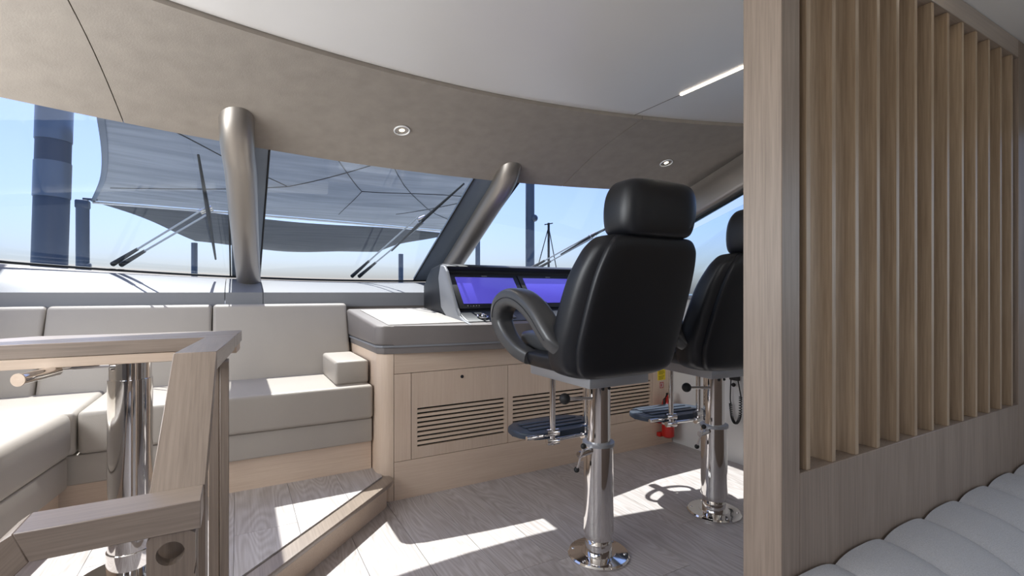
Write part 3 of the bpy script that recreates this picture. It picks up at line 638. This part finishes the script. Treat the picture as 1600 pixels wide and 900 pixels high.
# ---------------------------------------------------------------- built-in sofa below the windscreen
sf = empty('corner_sofa', (-.3, 3.0, .151)); tag(sf, 'taupe leather L-shaped corner sofa on an oak plinth under the windscreen', 'sofa')
sx, sy, sz = .3, -3.0, -.151
def sbox(name, m, x0, x1, y0, y1, z0, z1, bev=.02, seg=4, par=None, shear=0, label=None):
    t = nb(); box(t, x0+sx, x1+sx, y0+sy, y1+sy, z0+sz, z1+sz, bev=bev, seg=seg)
    if shear:
        for v in t.verts: v.co.y += shear*(v.co.z-(z0+sz))
    return mk(name, t, m, par or sf, label=label)
sbox('plinth', 'oak_x', XL+.05, .665, 2.80, 3.40, .151, .318, bev=0)
sbox('seat_base', 'leather', XL+.05, .662, 2.765, 3.42, .314, .446, bev=.008)
sbox('seat_cushion', 'leather', -.60, .665, 2.745, 3.50, .447, .635, bev=.022)
for x0, x1 in ((-1.25, -.885), (-.880, -.132), (-.126, .655)): sbox('back_cushion', 'leather', x0, x1, 3.275, 3.375, .60, 1.075, bev=.020, shear=.40)
sbox('bolster', 'leather', .475, .658, 2.83, 3.30, .630, .765, bev=.018, label='square leather bolster')
def wing(name, m, z0, z1, o, bev):
    poly = [(XL+.06, .8), (-.86-o, .8), (-.625-o, 2.755-o*.2), (-.625-o, 2.76), (XL+.06, 2.76)]
    poly = [(XL+.06, .8), (-.86-o, .8), (-.618-o, 2.74), (XL+.06, 2.74)]
    t = nb(); prism(t, [(a+sx, c+sy) for a, c in poly], 'Z', z0+sz, z1+sz, bev=bev, seg=4); return mk(name, t, m, sf)
wing('wing_plinth', 'oak_x', .151, .318, .04, 0); wing('wing_seat_base', 'leather', .314, .446, .01, .008); wing('wing_seat_cushion', 'leather', .447, .640, -.008, .035)
sbox('corner_seat_cushion', 'leather', XL+.06, -.605, 2.745, 3.40, .447, .635, bev=.022)
sbox('wing_back_cushion', 'leather', XL+.06, XL+.20, .8, 3.45, .60, 1.07, bev=.03)
# ---------------------------------------------------------------- folding table
tb = empty('folding_table', (-.323, 2.135, .151)); tag(tb, 'grey oak folding table on a polished steel column with angular support frame', 'table')
tx, ty, tz = .323, -2.135, -.151
def tprism(name, m, poly, axis, a0, a1, bev=.0015, par=None, label=None):
    t = nb(); prism(t, poly, axis, a0, a1, bev=bev, seg=1); t.transform(Matrix.Translation((tx, ty, tz))); return mk(name, t, m, par or tb, label=label)
def rx(y): return -.047+(y-1.546)*.080
tprism('tabletop', 'grey_x', [(-.80, 2.045), (rx(2.045), 2.045), (rx(2.138), 2.138), (-.80, 2.138)], 'Z', .945, .990)
tprism('folded_leaf', 'grey_x', [(-.80, 2.141), (rx(2.141), 2.141), (rx(2.36), 2.36), (-.63, 2.40), (-.80, 2.26)], 'Z', .945, .990)
tprism('lower_leaf', 'oak_x', [(-.80, 2.047), (-.11, 2.047), (-.11, 2.20), (.0, 2.20), (.012, 2.34), (-.62, 2.38), (-.80, 2.25)], 'Z', .912, .9435, label='paler lower leaf')
tprism('support_arm', 'grey_y', [(-.145, 1.552), (-.047, 1.546), (rx(2.043), 2.043), (-.100, 2.043)], 'Z', .940, .990)
# slanted plank
c0 = [(-.145, 1.552, .990), (-.047, 1.546, .990), (-.0595, 1.246, .733), (-.158, 1.246, .733)]; nrm = Vector((0, .65, -.76))*.046
def tilted(name, m, A, B, mt):                              # the grain follows the tilted board: mesh stored in the board's own axes
    t = nb(); Av = [t.verts.new(Vector(p)) for p in A]; Bv = [t.verts.new(Vector(p)) for p in B]; t.faces.new(Av); t.faces.new(Bv[::-1]); n = len(A)
    for i in range(n): t.faces.new((Av[i], Av[(i+1) % n], Bv[(i+1) % n], Bv[i]))
    bmesh.ops.bevel(t, geom=list(t.edges), offset=.0015, segments=1, affect='EDGES'); t.transform(Matrix.Translation((tx, ty, tz))); t.transform(mt.inverted())
    o = mk(name, t, m, tb); o.matrix_local = mt; return o
tilted('slanted_plank', 'grey_z', c0, [Vector(p)+nrm for p in c0], Matrix.Rotation(-.863, 4, 'X'))
tprism('crossbar', 'grey_x', [(-.336, .735), (-.0625, .735), (-.0625, .680), (-.315, .680)], 'Y', 1.150, 1.245)
lg = [(-.3365, .735), (-.354, .722), (-.90, .151), (-.835, .151), (-.3155, .680)]
tilted('splayed_leg', 'grey_z', [(x, 1.151, z) for x, z in lg], [(x, 1.244, z) for x, z in lg], Matrix.Rotation(.76, 4, 'Y'))
# upright with an oval finger hole
t = nb(); N = 24; x0, x1, z0, z1, cx, cz = -.151, -.072, .59, .6795, -.113, .640
def ring(y):
    o_, i_ = [], []
    for k in range(N):
        a = 2*PI*(k+.5)/N; c, s = math.cos(a), math.sin(a); i_.append(t.verts.new((cx+.0235*c, y, cz+.023*s)))
        f = min(((x1-cx) if c > 0 else (cx-x0))/max(1e-6, abs(c)), ((z1-cz) if s > 0 else (cz-z0))/max(1e-6, abs(s))); o_.append(t.verts.new((cx+f*c, y, cz+f*s)))
    return o_, i_
(o1, i1), (o2, i2) = ring(1.155), ring(1.185)
for k in range(N):
    j = (k+1) % N; t.faces.new((o1[k], o1[j], i1[j], i1[k])); t.faces.new((o2[k], i2[k], i2[j], o2[j])); t.faces.new((i1[k], i1[j], i2[j], i2[k])); t.faces.new((o1[k], o2[k], o2[j], o1[j]))
box(t, x0, x1, 1.155, 1.185, .151, .59); t.transform(Matrix.Translation((tx, ty, tz))); mk('pierced_upright', t, 'grey_z', tb, smooth=False, label='upright with an oval finger hole')
def tbox(name, m, *a, bev=.0015): 
    t = nb(); box(t, *a, bev=bev, seg=1); t.transform(Matrix.Translation((tx, ty, tz))); return mk(name, t, m, tb)
tbox('rear_upright', 'grey_z', -.15, -.072, 1.215, 1.24, .151, .679); tbox('rear_upright', 'grey_z', -.10, -.062, 1.30, 1.42, .151, .72)
tbox('post', 'grey_z', -.074, -.0465, 1.72, 1.80, .151, .9395); tbox('post', 'grey_z', -.0450, -.0215, 1.71, 1.80, .151, .9395)
b = nb(); lathe(b, [(.064, .02), (.064, .70), (.06, .70), (.06, .7605)], n=48); mk('column', b, 'chrome', tb)
b = nb(); lathe(b, [(.068, .012), (.068, .11), (.066, .112)], n=48); mk('column_sleeve', b, 'chrome', tb)
b = nb(); lathe(b, [(.165, .0), (.165, .006), (.158, .014), (.07, .018)], n=56); mk('base_plate', b, 'chrome', tb)
b = nb(); tube(b, [Vector((-.55+tx, 1.93+ty, .897+tz)), Vector((-.50+tx, 2.07+ty, .900+tz))], .016, 20); k_ = mk('crank_handle', b, 'chrome', tb)
b = nb(); tube(b, [Vector((-.549+tx, 1.928+ty, .897+tz)), Vector((-.5505+tx, 1.924+ty, .897+tz))], .019, 24); mk('handle_cap', b, 'oak_x', k_)
b = nb(); box(b, -.05, .02, -.05, .05, .735, .7605, bev=.006); box(b, -.22, -.05, -.03, .02, .745, .7605, bev=.004); mk('locking_bracket', b, 'chrome', tb)
# ---------------------------------------------------------------- slatted screen and quilted sofa
sc = empty('slatted_screen', (1.15, .73, 0)); tag(sc, 'floor to ceiling grey oak screen with thirteen upright slats', 'screen')
def scb(name, m, x0, x1, y0, y1, z0, z1, bev=.0015, label=None):
    return bx(name, m, sc, x0-1.15, x1-1.15, y0-.73, y1-.73, z0, z1, bev=bev, seg=1, label=label)
scb('end_post', 'grey_z', 1.11, 1.183, .68, .78, 0, 2.138); scb('end_post', 'grey_z', 2.66, 2.925, .68, .78, 0, 2.138)
scb('lower_panel', 'grey_z', 1.1835, 2.6595, .68, .78, .0, .7125); scb('top_rail', 'grey_x', 1.1835, 2.6595, .68, .78, 2.068, 2.138)
me = None
for k in range(13):
    x = 1.218+.115*k
    if me is None: s0 = scb('slat', 'slat', x, x+.018, .684, .776, .7126, 2.0678, bev=.001); me = s0.data; xb = x
    else: q = bpy.data.objects.new('slat', me); C.objects.link(q); q.parent = sc; q.location.x = x-xb
qs = empty('quilted_sofa', (2.0, .3, 0)); tag(qs, 'silver grey sofa with wide curved quilted channels beside the slatted screen', 'sofa')
def qz(v):                                                  # profile from the screen outwards
    a = v*PI/2; return math.sin(a), math.cos(a)
def channel(x0, x1):
    def F(u, v):
        s, c = qz(min(1, v/.62)) if v < .62 else (1, 0)
        y = .672-.36*s**1.05; z = .08+.39*c**.9 if v < .62 else .08-.05*(v-.62)/.38
        bul = .018*(1-abs(2*u-1)**3); n = Vector((0, -s, c)) if v < .62 else Vector((0, -1, 0))
        bend = .03*s*s
        return Vector((lerp(x0, x1, u)+bend-2.0, y-.3, z-.012))+n*bul
    b = nb(); grid(b, F, 12, 36, lambda u, v: Vector((F(u, v).x, min(.371, F(u, v).y+.05) if v > .3 else F(u, v).y, F(u, v).z-.05))); return mk('quilted_channel', b, 'quilt', qs)
x = 1.075
while x < 2.75: channel(x, x+.249); x += .25
bx('base', 'fascia', qs, 1.10-2, 2.85-2, .20-.3, .67-.3, .02, .16, bev=.01)
